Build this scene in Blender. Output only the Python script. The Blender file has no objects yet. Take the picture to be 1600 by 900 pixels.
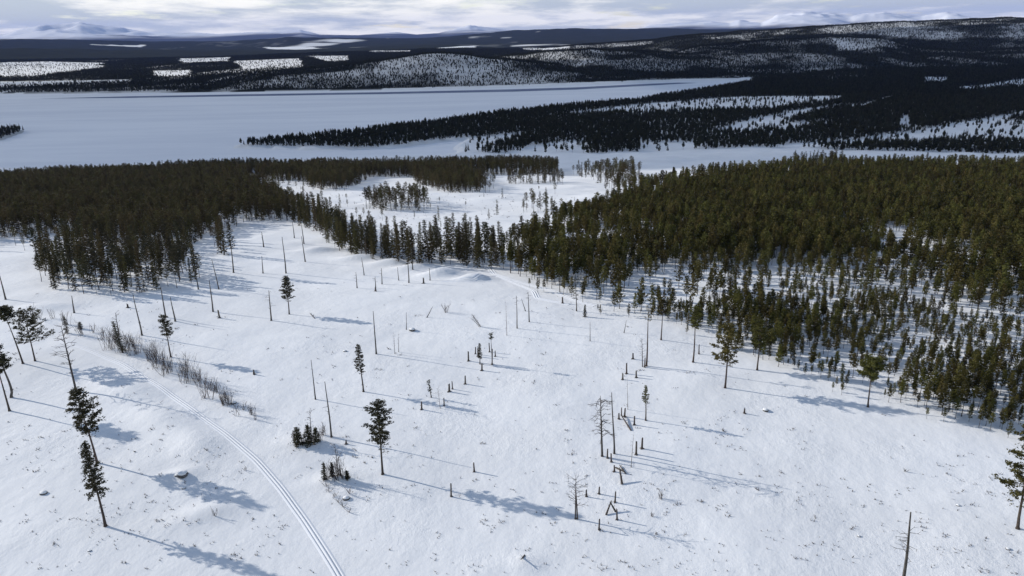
import bpy, math, random
import numpy as np
from mathutils import Vector, Matrix

# ------------------------------------------------------------------ camera, sky, sun, exposure
sc = bpy.context.scene
COL = sc.collection
CAM_Z = 70.0
PITCH, ROLL, FPX = math.radians(17.74), math.radians(1.0), 1244.0
fw = np.array([0, math.cos(PITCH), -math.sin(PITCH)])
r0 = np.array([1.0, 0, 0]); u0 = np.array([0, math.sin(PITCH), math.cos(PITCH)])
cr = r0 * math.cos(ROLL) - u0 * math.sin(ROLL)
cu = u0 * math.cos(ROLL) + r0 * math.sin(ROLL)
cam_d = bpy.data.cameras.new('camera'); cam = bpy.data.objects.new('camera', cam_d); COL.objects.link(cam)
cam_d.sensor_width = 36.0; cam_d.lens = FPX / 1600 * 36
cam_d.clip_start = 0.5; cam_d.clip_end = 200000
cam.matrix_world = Matrix(((cr[0], cu[0], -fw[0], 0), (cr[1], cu[1], -fw[1], 0), (cr[2], cu[2], -fw[2], CAM_Z), (0, 0, 0, 1)))
sc.camera = cam

SUN_EL = math.radians(22.0)
sun_h = np.array([-0.924, 0.383])
sun_v = Vector((sun_h[0] * math.cos(SUN_EL), sun_h[1] * math.cos(SUN_EL), math.sin(SUN_EL)))
sd = bpy.data.lights.new('sun', 'SUN'); sd.energy = 3.3; sd.angle = math.radians(0.55); sd.color = (1.0, 0.96, 0.90)
so = bpy.data.objects.new('sun', sd); COL.objects.link(so)
so.rotation_euler = (-sun_v).to_track_quat('-Z', 'Y').to_euler()

world = bpy.data.worlds.new('World'); sc.world = world; world.use_nodes = True
wt = world.node_tree; wt.nodes.clear()
def N(t, typ, **kw):
    n = t.nodes.new(typ)
    for k, v in kw.items():
        if k.startswith('i_'):
            n.inputs[k[2:].replace('_', ' ')].default_value = v
        else: setattr(n, k, v)
    return n
def math_n(t, op, a, b=None, clamp=False):
    n = t.nodes.new('ShaderNodeMath'); n.operation = op; n.use_clamp = clamp
    for i, v in enumerate((a, b)):
        if v is None: continue
        if isinstance(v, (int, float)): n.inputs[i].default_value = v
        else: t.links.new(v, n.inputs[i])
    return n.outputs[0]
def mix_c(t, fac, a, b):
    n = t.nodes.new('ShaderNodeMix'); n.data_type = 'RGBA'
    for s, v in ((n.inputs[0], fac), (n.inputs[6], a), (n.inputs[7], b)):
        if isinstance(v, (int, float)): s.default_value = v
        elif isinstance(v, tuple): s.default_value = (*v, 1) if len(v) == 3 else v
        else: t.links.new(v, s)
    return n.outputs[2]
def ramp(t, fac, p0, p1):
    n = t.nodes.new('ShaderNodeMapRange'); n.interpolation_type = 'SMOOTHSTEP'
    t.links.new(fac, n.inputs[0]); n.inputs[1].default_value = p0; n.inputs[2].default_value = p1
    return n.outputs[0]
SKY_STRENGTH = 0.12
sky = N(wt, 'ShaderNodeTexSky', sky_type='NISHITA', sun_disc=False, sun_elevation=SUN_EL,
        sun_rotation=math.atan2(sun_h[0], sun_h[1]) % (2 * math.pi), altitude=600, air_density=1.0, dust_density=0.15, ozone_density=2.0)
tc = N(wt, 'ShaderNodeTexCoord'); sp = N(wt, 'ShaderNodeSeparateXYZ'); wt.links.new(tc.outputs['Generated'], sp.inputs[0])
den = math_n(wt, 'ADD', math_n(wt, 'MAXIMUM', sp.outputs[2], 0.0), 0.075)
cb = N(wt, 'ShaderNodeCombineXYZ')
wt.links.new(math_n(wt, 'MULTIPLY', math_n(wt, 'DIVIDE', sp.outputs[0], den), 1.5), cb.inputs[0]); wt.links.new(math_n(wt, 'DIVIDE', sp.outputs[1], den), cb.inputs[1])
n1 = N(wt, 'ShaderNodeTexNoise', i_Scale=0.62, i_Detail=9.0, i_Roughness=0.64); wt.links.new(cb.outputs[0], n1.inputs['Vector'])
n2 = N(wt, 'ShaderNodeTexNoise', i_Scale=0.33, i_Detail=6.0, i_Roughness=0.6)
mp = N(wt, 'ShaderNodeMapping'); mp.inputs['Location'].default_value = (7.3, 2.1, 4.0); wt.links.new(cb.outputs[0], mp.inputs[0]); wt.links.new(mp.outputs[0], n2.inputs['Vector'])
low = math_n(wt, 'MULTIPLY', ramp(wt, sp.outputs[2], 0.35, 0.0), 0.25)   # a broken cloud deck closes up towards the horizon
cover = ramp(wt, math_n(wt, 'ADD', n1.outputs[0], low), 0.52, 0.70)
shade = ramp(wt, n2.outputs[0], 0.44, 0.60)
ccol = mix_c(wt, shade, (7.9, 7.7, 7.1), (3.7, 4.1, 4.5))
wb = wt.nodes.new('ShaderNodeMix'); wb.data_type = 'RGBA'; wb.blend_type = 'MULTIPLY'; wb.inputs[0].default_value = 1.0   # the camera's white balance
wt.links.new(sky.outputs[0], wb.inputs[6]); wb.inputs[7].default_value = (1.05, 0.99, 0.95, 1)
skyc = mix_c(wt, math_n(wt, 'MULTIPLY', cover, 0.92), wb.outputs[2], ccol)
bg = N(wt, 'ShaderNodeBackground'); bg.inputs[1].default_value = SKY_STRENGTH
wt.links.new(skyc, bg.inputs[0]); wo = N(wt, 'ShaderNodeOutputWorld'); wt.links.new(bg.outputs[0], wo.inputs[0])

sc.view_settings.view_transform = 'Standard'; sc.view_settings.look = 'None'
sc.view_settings.gamma = 1.0; sc.view_settings.use_curve_mapping = False
sc.view_settings.exposure = 0.42
sc.cycles.use_denoising = True
sc.cycles.max_bounces = 5; sc.cycles.diffuse_bounces = 2; sc.cycles.transparent_max_bounces = 6; sc.cycles.volume_bounces = 0
sc.cycles.caustics_reflective = False; sc.cycles.caustics_refractive = False

# ------------------------------------------------------------------ numeric helpers
rng = np.random.default_rng(11)
def smooth(a, b, x):
    t = np.clip((x - a) / (b - a), 0, 1); return t * t * (3 - 2 * t)
_tab = np.random.default_rng(5).random((256, 256))
def vnoise(x, y):
    xi = np.floor(x).astype(np.int64); yi = np.floor(y).astype(np.int64)
    fx = x - xi; fy = y - yi; fx = fx * fx * (3 - 2 * fx); fy = fy * fy * (3 - 2 * fy)
    a = _tab[xi & 255, yi & 255]; b = _tab[(xi + 1) & 255, yi & 255]; c = _tab[xi & 255, (yi + 1) & 255]; d = _tab[(xi + 1) & 255, (yi + 1) & 255]
    return (a * (1 - fx) + b * fx) * (1 - fy) + (c * (1 - fx) + d * fx) * fy
def fbm(x, y, s, o=4, g=0.5):
    r = 0; a = 1; t = 0
    for k in range(o):
        r = r + a * vnoise(x / s + 17.3 * k, y / s - 9.1 * k); t += a; a *= g; s *= 0.5
    return r / t - 0.5
def pray(p):
    p = np.atleast_2d(np.asarray(p, float))
    return fw + cr * ((p[:, 0:1] - 800) / FPX) + cu * ((450 - p[:, 1:2]) / FPX)
LAKE_Z = -80.0
def on_plane(p, z):
    d = pray(p); t = (z - CAM_Z) / d[:, 2]; return d[:, :2] * t[:, None]
def inside(poly, x, y):
    r = np.zeros(x.shape, bool); n = len(poly)
    for i in range(n):
        x1, y1 = poly[i]; x2, y2 = poly[(i + 1) % n]
        if y1 == y2: continue
        c = ((y1 > y) != (y2 > y)) & (x < (x2 - x1) * (y - y1) / (y2 - y1) + x1); r ^= c
    return r
def pdist(poly, x, y):
    d = np.full(x.shape, 1e18); n = len(poly)
    for i in range(n):
        a = np.array(poly[i]); b = np.array(poly[(i + 1) % n]); e = b - a; L = e @ e + 1e-9
        t = np.clip(((x - a[0]) * e[0] + (y - a[1]) * e[1]) / L, 0, 1)
        d = np.minimum(d, (x - a[0] - t * e[0]) ** 2 + (y - a[1] - t * e[1]) ** 2)
    return np.sqrt(d)

# ------------------------------------------------------------------ the terrain
LAKE_PX = [(-420, 300), (-200, 290), (0, 279), (200, 268), (400, 259), (560, 256), (690, 250), (722, 243), (712, 232), (730, 219), (690, 221), (620, 231), (545, 234), (480, 234), (367, 231.5),
           (368, 229), (440, 222), (540, 213), (620, 201), (700, 192), (800, 178), (900, 167), (1000, 160), (1040, 152), (1100, 143), (1185, 128), (1150, 125),
           (1100, 125.5), (1000, 129), (900, 132.5), (800, 136), (700, 139), (560, 141), (400, 143), (200, 145.5), (0, 147), (-300, 152), (-420, 156)]
LAKE_W = on_plane(LAKE_PX, LAKE_Z)
ISLE_PX = [(-90, 203), (0, 206), (30, 204), (38, 206), (22, 212), (0, 220), (-90, 228)]
ISLE_W = on_plane(ISLE_PX, LAKE_Z)
def yhor(px): return 450 - math.tan(PITCH) * FPX + (800 - px) * math.tan(ROLL)
def ridge(tab, D):
    th, z = [], []
    for px, py in tab:
        d = pray([(px, py)])[0]; hd = math.hypot(d[0], d[1])
        th.append(math.atan2(d[0], d[1])); z.append(CAM_Z + d[2] / hd * D)
    return np.array(th), np.array(z)
RIDGES = []   # crest distance, rise length, fall length, bearings, crest heights
def add_ridge(D, w, f, tab): RIDGES.append((D, w, f, *ridge(tab, D)))
add_ridge(3150, 800, 900, [(330, 122), (420, 116), (520, 106), (580, 98), (625, 91), (662, 85), (690, 83), (725, 86), (762, 92), (800, 95), (850, 100), (950, 112)])
add_ridge(3900, 1100, 900, [(700, 105), (780, 90), (820, 85), (850, 81), (925, 78), (980, 80), (1050, 84), (1150, 90), (1250, 95)])
add_ridge(4500, 1500, 900, [(1000, 90), (1100, 72), (1200, 63), (1300, 58), (1380, 61), (1430, 74), (1520, 78), (1650, 74), (1900, 76)])
add_ridge(6300, 2600, 2000, [(760, 90), (800, 80), (850, 77), (900, 71), (960, 67), (1000, 63.5), (1050, 58), (1100, 53.5), (1200, 47), (1300, 40), (1400, 34), (1500, 31.5), (1560, 28), (1600, 30), (1700, 33), (1950, 40)])
add_ridge(9500, 2500, 3000, [(-500, 83), (0, 76), (150, 78), (300, 80), (450, 78), (600, 77), (760, 74), (900, 70), (1100, 66)])
add_ridge(16000, 5500, 6000, [(-500, 62), (-200, 61), (0, 61), (100, 62.5), (250, 66), (350, 65), (400, 62), (450, 58.5), (520, 60), (640, 60), (700, 57), (760, 52), (800, 48), (850, 45.5), (900, 44.5), (1000, 45.5), (1100, 46), (1300, 45), (1900, 40)])
def H0(x, y):
    D = np.hypot(x, y); th = np.arctan2(x, np.maximum(y, 1e-3))
    s = 30 * np.logaddexp(0, (y - 225 + 0.05 * x) / 30)
    z = -0.108 * s
    z = -77 + 8 * np.logaddexp(0, (z + 77) / 8) - 0.0
    z = np.where(z > -60, -77 + 8 * np.logaddexp(0, (-0.108 * s + 77) / 8), z)
    amp = np.clip(D / 200, 0.5, 2.2) * smooth(3000, 900, D) + 0.4
    z = z + amp * (1.0 * fbm(x, y, 60, 3) + 0.25 * fbm(x + 91, y, 14, 2)) * np.where(D < 1500, 1.6, 1)
    # lake bed and shore
    ins = inside(LAKE_W, x, y); d = pdist(LAKE_W, x, y); sd_ = np.where(ins, -d, d)
    isl = inside(ISLE_W, x, y)
    far = D > 850
    z = np.where(far & ~ins, np.maximum(z, -80 + np.clip(sd_ * 0.06, 0, 3.0)), z)
    z = np.where(ins, np.minimum(z, -80.0 - np.clip(d * 0.08, 0.0, 3.0)), z)
    z = np.where(isl, -77.5, z)
    # far hills
    for D0, w, f, tt, zz in RIDGES:
        crest = np.interp(th, tt, zz) + 80 + D0 * 0.0016 * fbm(th * 40 + D0, D / 900, 1.0, 4) * 1.6
        k = np.where(D < D0, smooth(D0 - w, D0, D), 1 - 0.6 * smooth(D0, D0 + f, D))
        edge = smooth(tt[0] - 0.02, tt[0] + 0.06, th) * (1 - smooth(tt[-1] - 0.06, tt[-1] + 0.02, th))
        z = np.maximum(z, np.where(ins, -1e3, -80 + np.maximum(crest, 0) * k * edge))
    hn = smooth(2300, 4500, D)
    z = z + np.where(ins, 0, hn * np.clip(D / 5000, 0.5, 3) * 12 * fbm(x, y, 700, 4))
    return z
MOUNDS = []
def H(x, y):
    x = np.asarray(x, float); y = np.asarray(y, float)
    z = H0(x, y)
    for mx, my, r, h, an in MOUNDS:
        c, s_ = math.cos(an), math.sin(an); dx = (x - mx) * c + (y - my) * s_; dy = -(x - mx) * s_ + (y - my) * c
        z = z + h * np.exp(-(dx / r) ** 2 - (dy / (r * 0.45)) ** 2)
    return z
TT = np.geomspace(40, 30000, 900)
def hit(p, fn=None):
    """world points on the terrain seen at photograph pixels"""
    fn = fn or H; d = pray(p); out = []
    for v in d:
        X, Y, Z = v[0] * TT, v[1] * TT, CAM_Z + v[2] * TT
        g = Z - fn(X, Y); k = int(np.argmax(g < 0)) if (g < 0).any() else len(TT) - 1
        k = max(k, 1); a = g[k - 1] / (g[k - 1] - g[k] + 1e-9); t = TT[k - 1] + a * (TT[k] - TT[k - 1])
        out.append((v[0] * t, v[1] * t))
    out = np.array(out); return np.column_stack([out, fn(out[:, 0], out[:, 1])])
_m = [(565, 404, 7, 1.8, .2), (612, 412, 6, 2.0, .1), (690, 430, 6, 2.8, .2), (740, 437, 5, 2.2, .1), (650, 419, 7, 1.7, .3), (500, 392, 7, 1.6, .4), (285, 742, 3.2, 0.9, .3), (330, 800, 5, .7, .5), (200, 610, 8, 1.0, -.6), (250, 660, 8, 1.0, -.7),
      (540, 772, 2.0, .7, .2), (305, 690, 7, .9, -.9), (75, 480, 8, .9, 0), (816, 880, 2.2, .6, .3), (644, 516, 1.6, .8, 0), (1197, 641, 1.2, .5, 0), (1492, 780, 1.3, .4, 0), (470, 690, 4, .6, 0), (525, 748, 4, .7, .3)]
_p = hit([(a, b) for a, b, *_ in _m], H0)
MOUNDS = [(_p[i][0], _p[i][1], m[2], m[3], m[4]) for i, m in enumerate(_m)]

# ------------------------------------------------------------------ materials
def mat(name):
    m = bpy.data.materials.new(name); m.use_nodes = True; t = m.node_tree; t.nodes.clear()
    o = t.nodes.new('ShaderNodeOutputMaterial'); return m, t, o
def noise(t, scale, detail=4, rough=0.55, coord=None, dim=None):
    n = N(t, 'ShaderNodeTexNoise', i_Scale=scale, i_Detail=detail, i_Roughness=rough)
    if coord is not None: t.links.new(coord, n.inputs['Vector'])
    return n.outputs[0]
def bump(t, h, strength, dist, normal=None):
    b = N(t, 'ShaderNodeBump'); b.inputs['Strength'].default_value = strength; b.inputs['Distance'].default_value = dist
    t.links.new(h, b.inputs['Height'])
    if normal is not None: t.links.new(normal, b.inputs['Normal'])
    return b.outputs[0]
def snow_material(name, forest=False, base=(0.86, 0.858, 0.855), rough=True):
    m, t, o = mat(name); g = N(t, 'ShaderNodeNewGeometry').outputs['Position']
    b = N(t, 'ShaderNodeBsdfPrincipled'); b.inputs['Roughness'].default_value = 0.55
    b.inputs['Specular IOR Level'].default_value = 0.0
    c = mix_c(t, ramp(t, noise(t, 0.03, 5, .6, g), .35, .7), base, tuple(v * 0.93 for v in base))
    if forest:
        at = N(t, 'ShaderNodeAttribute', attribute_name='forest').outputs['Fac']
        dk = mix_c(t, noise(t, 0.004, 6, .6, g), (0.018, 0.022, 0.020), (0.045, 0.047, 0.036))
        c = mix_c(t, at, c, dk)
    t.links.new(c, b.inputs['Base Color'])
    if rough:
        mp = N(t, 'ShaderNodeMapping'); mp.inputs['Rotation'].default_value = (0, 0, 0.5); mp.inputs['Scale'].default_value = (1, 0.7, 1); t.links.new(g, mp.inputs[0])
        nr = bump(t, noise(t, 0.09, 6, .58, mp.outputs[0]), 0.5, 1.0)
        h2 = math_n(t, 'MULTIPLY', noise(t, 0.8, 5, .7, mp.outputs[0]), ramp(t, noise(t, 0.05, 3, .5, g), .4, .65))
        nr = bump(t, h2, 0.55, 0.28, nr)
        t.links.new(nr, b.inputs['Normal'])
    t.links.new(b.outputs[0], o.inputs[0]); return m
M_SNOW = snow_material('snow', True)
M_ICE = snow_material('lake_snow', False, (0.80, 0.82, 0.85), False)
t = M_ICE.node_tree; pb = [n for n in t.nodes if n.type == 'BSDF_PRINCIPLED'][0]   # wind-swept streaks of crust and drift
mp = N(t, 'ShaderNodeMapping'); mp.inputs['Scale'].default_value = (0.0022, 0.011, 1); mp.inputs['Rotation'].default_value = (0, 0, .12)
t.links.new(N(t, 'ShaderNodeNewGeometry').outputs['Position'], mp.inputs[0])
t.links.new(mix_c(t, ramp(t, noise(t, 1.0, 6, .6, mp.outputs[0]), .35, .68), (0.84, 0.85, 0.87), (0.75, 0.765, 0.80)), pb.inputs['Base Color'])
M_TRACK = snow_material('packed_snow', False, (0.84, 0.85, 0.87), False)
def simple(name, c1, c2, scale=3.0, rough=0.85, transl=0.0, rand=0.0, spec=.2):
    m, t, o = mat(name); g = N(t, 'ShaderNodeTexCoord').outputs['Object']
    c = mix_c(t, ramp(t, noise(t, scale, 4, .6, g), .35, .65), c1, c2)
    if rand:
        oi = N(t, 'ShaderNodeObjectInfo').outputs['Random']
        hs = N(t, 'ShaderNodeHueSaturation'); t.links.new(c, hs.inputs['Color'])
        t.links.new(math_n(t, 'ADD', math_n(t, 'MULTIPLY', oi, rand * 1.4), 1 - rand * .7), hs.inputs['Value'])
        t.links.new(math_n(t, 'ADD', math_n(t, 'MULTIPLY', math_n(t, 'FRACT', math_n(t, 'MULTIPLY', oi, 7.31)), 0.05), 0.47), hs.inputs['Hue'])
        c = hs.outputs[0]
    b = N(t, 'ShaderNodeBsdfPrincipled'); b.inputs['Roughness'].default_value = rough; b.inputs['Specular IOR Level'].default_value = spec
    t.links.new(c, b.inputs['Base Color']); out = b.outputs[0]
    if transl:
        tr = N(t, 'ShaderNodeBsdfTranslucent'); t.links.new(c, tr.inputs[0])
        mx = N(t, 'ShaderNodeMixShader'); mx.inputs[0].default_value = transl; t.links.new(out, mx.inputs[1]); t.links.new(tr.outputs[0], mx.inputs[2]); out = mx.outputs[0]
    t.links.new(out, o.inputs[0]); return m
M_PINE = simple('pine_needles', (0.064, 0.060, 0.016), (0.106, 0.096, 0.026), 0.8, .8, .25, .7)
M_SPRUCE = simple('spruce_needles', (0.052, 0.046, 0.017), (0.088, 0.073, 0.027), 0.8, .8, .2, .6)
M_DARK = simple('dark_needles', (0.036, 0.037, 0.02), (0.066, 0.060, 0.028), 0.8, .8, .2, .3)
M_FAR = simple('far_needles', (0.030, 0.034, 0.024), (0.05, 0.05, 0.03), 0.3, .9, .1, .4, 0.0)
M_BARK = simple('bark', (0.05, 0.04, 0.034), (0.10, 0.078, 0.062), 2.5, .9, 0, .3)
M_DEAD = simple('dead_wood', (0.07, 0.062, 0.055), (0.14, 0.125, 0.11), 2.0, .9, 0, .4)
M_STUMP = simple('stump_wood', (0.06, 0.05, 0.042), (0.12, 0.10, 0.085), 3.0, .9, 0, .3)
M_TWIG = simple('twigs', (0.05, 0.04, 0.036), (0.095, 0.075, 0.068), 2.0, .9, 0, .3)
M_BIRCH = simple('pale_birch', (0.20, 0.18, 0.165), (0.36, 0.33, 0.31), 2.0, .9, 0, .3)
M_ROCK = simple('rock', (0.07, 0.068, 0.066), (0.14, 0.13, 0.125), 2.0, .9)
M_WET = simple('wet_ice', (0.16, 0.19, 0.27), (0.23, 0.26, 0.34), 0.01, .9, 0, 0, 0.0)
M_CLOUD = simple('cloud', (0.85, 0.86, 0.88), (0.9, 0.9, 0.9), 0.001, 1.0, .3)
t = M_CLOUD.node_tree; o = [n for n in t.nodes if n.type == 'OUTPUT_MATERIAL'][0]; src = o.inputs[0].links[0].from_socket   # thin: part of the sunlight passes
mx = N(t, 'ShaderNodeMixShader'); mx.inputs[0].default_value = 0.48; tp = N(t, 'ShaderNodeBsdfTransparent'); t.links.new(src, mx.inputs[1]); t.links.new(tp.outputs[0], mx.inputs[2]); t.links.new(mx.outputs[0], o.inputs[0])

# ------------------------------------------------------------------ mesh helpers
class MB:
    def __init__(s): s.v = []; s.f = []; s.m = []
    def tube(s, pts, rad, n=6, mi=0, cap=True):
        base = len(s.v); P = [Vector(p) for p in pts]
        for i, p in enumerate(P):
            d = (P[min(i + 1, len(P) - 1)] - P[max(i - 1, 0)]).normalized()
            a = d.cross(Vector((0.31, 0.95, 0.05))).normalized(); b = d.cross(a)
            for k in range(n):
                q = 2 * math.pi * k / n; s.v.append(p + (a * math.cos(q) + b * math.sin(q)) * rad[i])
        for i in range(len(P) - 1):
            for k in range(n):
                s.f.append((base + i * n + k, base + i * n + (k + 1) % n, base + (i + 1) * n + (k + 1) % n, base + (i + 1) * n + k)); s.m.append(mi)
        if cap: s.f.append(tuple(base + (len(P) - 1) * n + k for k in range(n))); s.m.append(mi)
    def tri(s, p, size, R, flat=0.0, mi=0):
        a = Vector((R.gauss(0, 1), R.gauss(0, 1), R.gauss(0, 1) * (1 - flat))).normalized(); b = a.orthogonal().normalized()
        b = Matrix.Rotation(R.random() * 6.28, 3, a) @ b
        if flat: b.z *= (1 - flat); 
        k = len(s.v); s.v += [p + a * size * .9, p - a * size * .5 + b * size * .62, p - a * size * .5 - b * size * .62]; s.f.append((k, k + 1, k + 2)); s.m.append(mi)
    def mesh(s, name, mats, smooth_=False):
        me = bpy.data.meshes.new(name); me.from_pydata([tuple(v) for v in s.v], [], s.f)
        for m in mats: me.materials.append(m)
        if len(mats) > 1: me.polygons.foreach_set('material_index', s.m)
        if smooth_: me.polygons.foreach_set('use_smooth', [True] * len(me.polygons))
        me.update(); return me
def link(name, data, parent=None, kind=None, label=None, cat=None, group=None):
    o = bpy.data.objects.new(name, data); COL.objects.link(o)
    if parent: o.parent = parent
    for k, v in (('kind', kind), ('label', label), ('category', cat), ('group', group)):
        if v: o[k] = v
    return o
def grid_mesh(name, X, Y, Z, m, attr=None):
    r, c = X.shape; v = np.stack([X, Y, Z], -1).reshape(-1, 3)
    i = np.arange(r * c).reshape(r, c); q = np.stack([i[:-1, :-1], i[:-1, 1:], i[1:, 1:], i[1:, :-1]], -1).reshape(-1, 4)
    me = bpy.data.meshes.new(name); me.vertices.add(len(v)); me.vertices.foreach_set('co', v.astype(np.float32).ravel())
    me.loops.add(q.size); me.loops.foreach_set('vertex_index', q.astype(np.int32).ravel())
    me.polygons.add(len(q)); me.polygons.foreach_set('loop_start', np.arange(0, q.size, 4, dtype=np.int32)); me.polygons.foreach_set('use_smooth', np.ones(len(q), bool))
    me.update(calc_edges=True); me.materials.append(m)
    if attr is not None:
        a = me.attributes.new('forest', 'FLOAT', 'POINT'); a.data.foreach_set('value', attr.astype(np.float32).ravel())
    return me

# ------------------------------------------------------------------ clearings in the far woods (photograph pixels laid onto the land)
CLEAR_PX = [
    [(838, 177), (900, 169), (1000, 163), (1150, 151), (1240, 150), (1318, 150), (1310, 158), (1200, 166), (1080, 169), (960, 171), (850, 178)],
    [(1100, 199), (1180, 179), (1250, 171), (1310, 164), (1372, 162), (1365, 166), (1300, 171), (1240, 180), (1210, 192), (1150, 201)],
    [(1340, 161), (1395, 148), (1400, 151), (1350, 164)], [(1200, 193), (1290, 190), (1310, 193), (1205, 199)], [(1400, 193), (1408, 182), (1422, 180), (1416, 190), (1445, 193), (1405, 196)],
    [(1195, 219), (1340, 209), (1460, 200), (1500, 190), (1560, 186), (1640, 190), (1640, 217), (1480, 214), (1350, 217), (1250, 222)],
    [(1510, 184), (1640, 163), (1640, 174), (1560, 181), (1520, 191)], [(1495, 131), (1640, 119), (1640, 129), (1500, 137)], [(1435, 120), (1478, 120), (1478, 126), (1440, 126)],
    [(545, 237), (620, 231), (690, 220), (760, 213), (830, 206), (800, 216), (725, 236), (700, 250), (560, 256)], [(715, 248), (800, 233), (860, 223), (905, 221), (918, 232), (880, 246), (800, 250)],
    [(880, 252), (1000, 246), (1200, 240), (1240, 236), (1350, 246), (1640, 251), (1640, 267), (1400, 260), (1200, 264), (1100, 264), (950, 272)], [(1000, 222), (1090, 224), (1080, 230), (1000, 229)],
    [(-100, 101), (60, 96), (160, 98), (165, 105), (60, 117), (-100, 119)], [(-100, 129), (200, 124.5), (206, 127), (0, 133), (-100, 134)],
    [(365, 95), (470, 91), (472, 100), (380, 107)], [(483, 88), (545, 87), (551, 93), (510, 95)], [(270, 91), (362, 89), (360, 94), (290, 97)], [(235, 111), (300, 109), (300, 116), (240, 117)],
    [(-50, 142), (200, 141), (560, 137.5), (800, 132.5), (1000, 125), (1170, 121), (1180, 127), (1000, 131), (700, 141), (0, 150)],
    [(815, 75), (888, 73), (885, 75.5), (820, 77)], [(680, 74), (742, 71), (745, 73.5), (690, 75.5)], [(575, 79), (640, 78), (638, 80), (580, 81)], [(410, 73.5), (495, 73), (490, 75.5), (420, 76)], [(140, 69), (222, 70), (222, 73), (190, 72)]]
def grown(c):   # what is seen of a clearing ends at the tops of the trees in front of it: the ground itself goes on below them
    my = sum(p[1] for p in c) / len(c)
    return [(x, y + (0.055 * (y - yhor(x)) if y >= my else 0)) for x, y in c]
CLEAR_W = [hit(grown(c), H0)[:, :2] for c in CLEAR_PX]
SPARSE_PX = [([(590, 100), (640, 86), (690, 83), (740, 86), (790, 95), (760, 112), (640, 118), (580, 116)], .58), ([(430, 118), (600, 106), (620, 128), (560, 136), (410, 137)], .6),
             ([(1200, 50), (1400, 36), (1640, 30), (1640, 58), (1450, 62), (1300, 52), (1210, 56)], .55), ([(1300, 61), (1390, 61), (1405, 76), (1310, 80)], .4), ([(850, 82), (940, 79), (950, 92), (900, 106), (840, 96)], .6), ([(900, 71), (1020, 64), (1020, 68), (900, 76)], .35)]
SPARSE_W = [(hit(c, H0)[:, :2], k) for c, k in SPARSE_PX]
def wood_density(x, y):
    D = np.hypot(x, y)
    d = 0.55 + 0.45 * smooth(-0.22, -0.02, fbm(x, y * 0.5, 260 + D * 0.04, 4)); d = np.where(fbm(x - 500, y * .4, 500, 3) < -0.27, d * 0.3, d)
    d = d * np.where(D < 2500, 1.15, 0.68 + .6 * smooth(-.14, .10, fbm(x + 300, y * .7, 130, 3)))
    for w, k in SPARSE_W: d = np.where(inside(w, x, y), d * k, d)
    a = np.clip(D * .016, 12, 400); xw = x + a * fbm(x, y, 120 + D * .02, 3); yw = y + a * 1.2 * fbm(x + 777, y, 120 + D * .02, 3)
    for w in CLEAR_W: d = np.where(inside(w, xw, yw), d * 0.05, d)
    return d

# ------------------------------------------------------------------ ground, lake, mountains
yr = np.concatenate([np.arange(-90, 60, 6.0), np.arange(60, 420, 1.6), np.arange(420, 1000, 4.0), np.geomspace(1000, 30000, 330)])
cs = np.linspace(-0.86, 0.86, 460)
Yg, Sg = np.meshgrid(yr, cs, indexing='ij'); Xg = (Yg + 330) * Sg
Zg = H(Xg, Yg); Dg = np.hypot(Xg, Yg)
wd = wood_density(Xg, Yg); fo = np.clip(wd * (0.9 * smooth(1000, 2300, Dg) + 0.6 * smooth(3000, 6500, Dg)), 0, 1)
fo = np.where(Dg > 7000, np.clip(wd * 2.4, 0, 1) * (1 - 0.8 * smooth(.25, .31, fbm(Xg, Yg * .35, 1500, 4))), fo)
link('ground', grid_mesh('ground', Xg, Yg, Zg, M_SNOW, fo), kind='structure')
lx = np.linspace(-2600, 1700, 40); ly = np.linspace(820, 2900, 30); LX, LY = np.meshgrid(lx, ly)
link('frozen_lake', grid_mesh('frozen_lake', LX, LY, np.full_like(LX, LAKE_Z), M_ICE), kind='structure')
wp = on_plane([(60, 154), (200, 150.5), (400, 147), (600, 144), (800, 139.5), (900, 136.5), (1000, 131.5), (1060, 129), (1090, 129.5), (1000, 134.5), (900, 140), (800, 143.3), (600, 147), (400, 150), (200, 153)], LAKE_Z + 0.06)
me = bpy.data.meshes.new('wet_ice'); me.from_pydata([(a, b, LAKE_Z + 0.06) for a, b in wp], [], [tuple(range(len(wp)))]); me.materials.append(M_WET)
link('wet_ice', me, kind='structure')
MT = [(-500, 58), (-100, 56), (0, 57), (40, 50), (60, 45), (90, 42.5), (125, 39), (160, 44), (200, 49), (240, 54), (300, 53), (340, 54.5), (400, 52), (440, 51), (470, 48), (500, 54), (560, 55), (620, 51), (650, 54), (685, 52), (710, 47), (735, 43), (775, 46), (810, 49), (900, 58), (985, 48), (1010, 42), (1060, 38), (1100, 36), (1140, 38), (1155, 35), (1190, 37), (1215, 28), (1255, 23), (1300, 26), (1330, 30), (1350, 26), (1380, 25), (1410, 28), (1440, 29), (1480, 24), (1510, 28), (1600, 30), (1900, 30)]
mt_t, mt_z = ridge(MT, 42000)
th = np.linspace(-0.78, 0.78, 900); dd = np.linspace(27000, 56000, 110); DD, TH = np.meshgrid(dd, th, indexing='ij')
crest = np.interp(TH, mt_t, mt_z); prof = smooth(29000, 42000, DD) * (1 - .8 * smooth(43000, 56000, DD))
X_, Y_ = DD * np.sin(TH), DD * np.cos(TH)
ZZ = -40 + (crest + 40) * prof + (np.abs(fbm(X_, Y_, 4200, 5, .55)) * -1700 + 170) * prof * smooth(0, 500, crest - 60) + 30 * fbm(X_, Y_, 2500, 4)
snowline = 1 - smooth(90, 300, ZZ + 260 * fbm(X_, Y_, 2500, 4))
link('mountains', grid_mesh('mountains', X_, Y_, ZZ, M_SNOW, np.clip(snowline, 0, 1) * .95), kind='structure')

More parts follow.
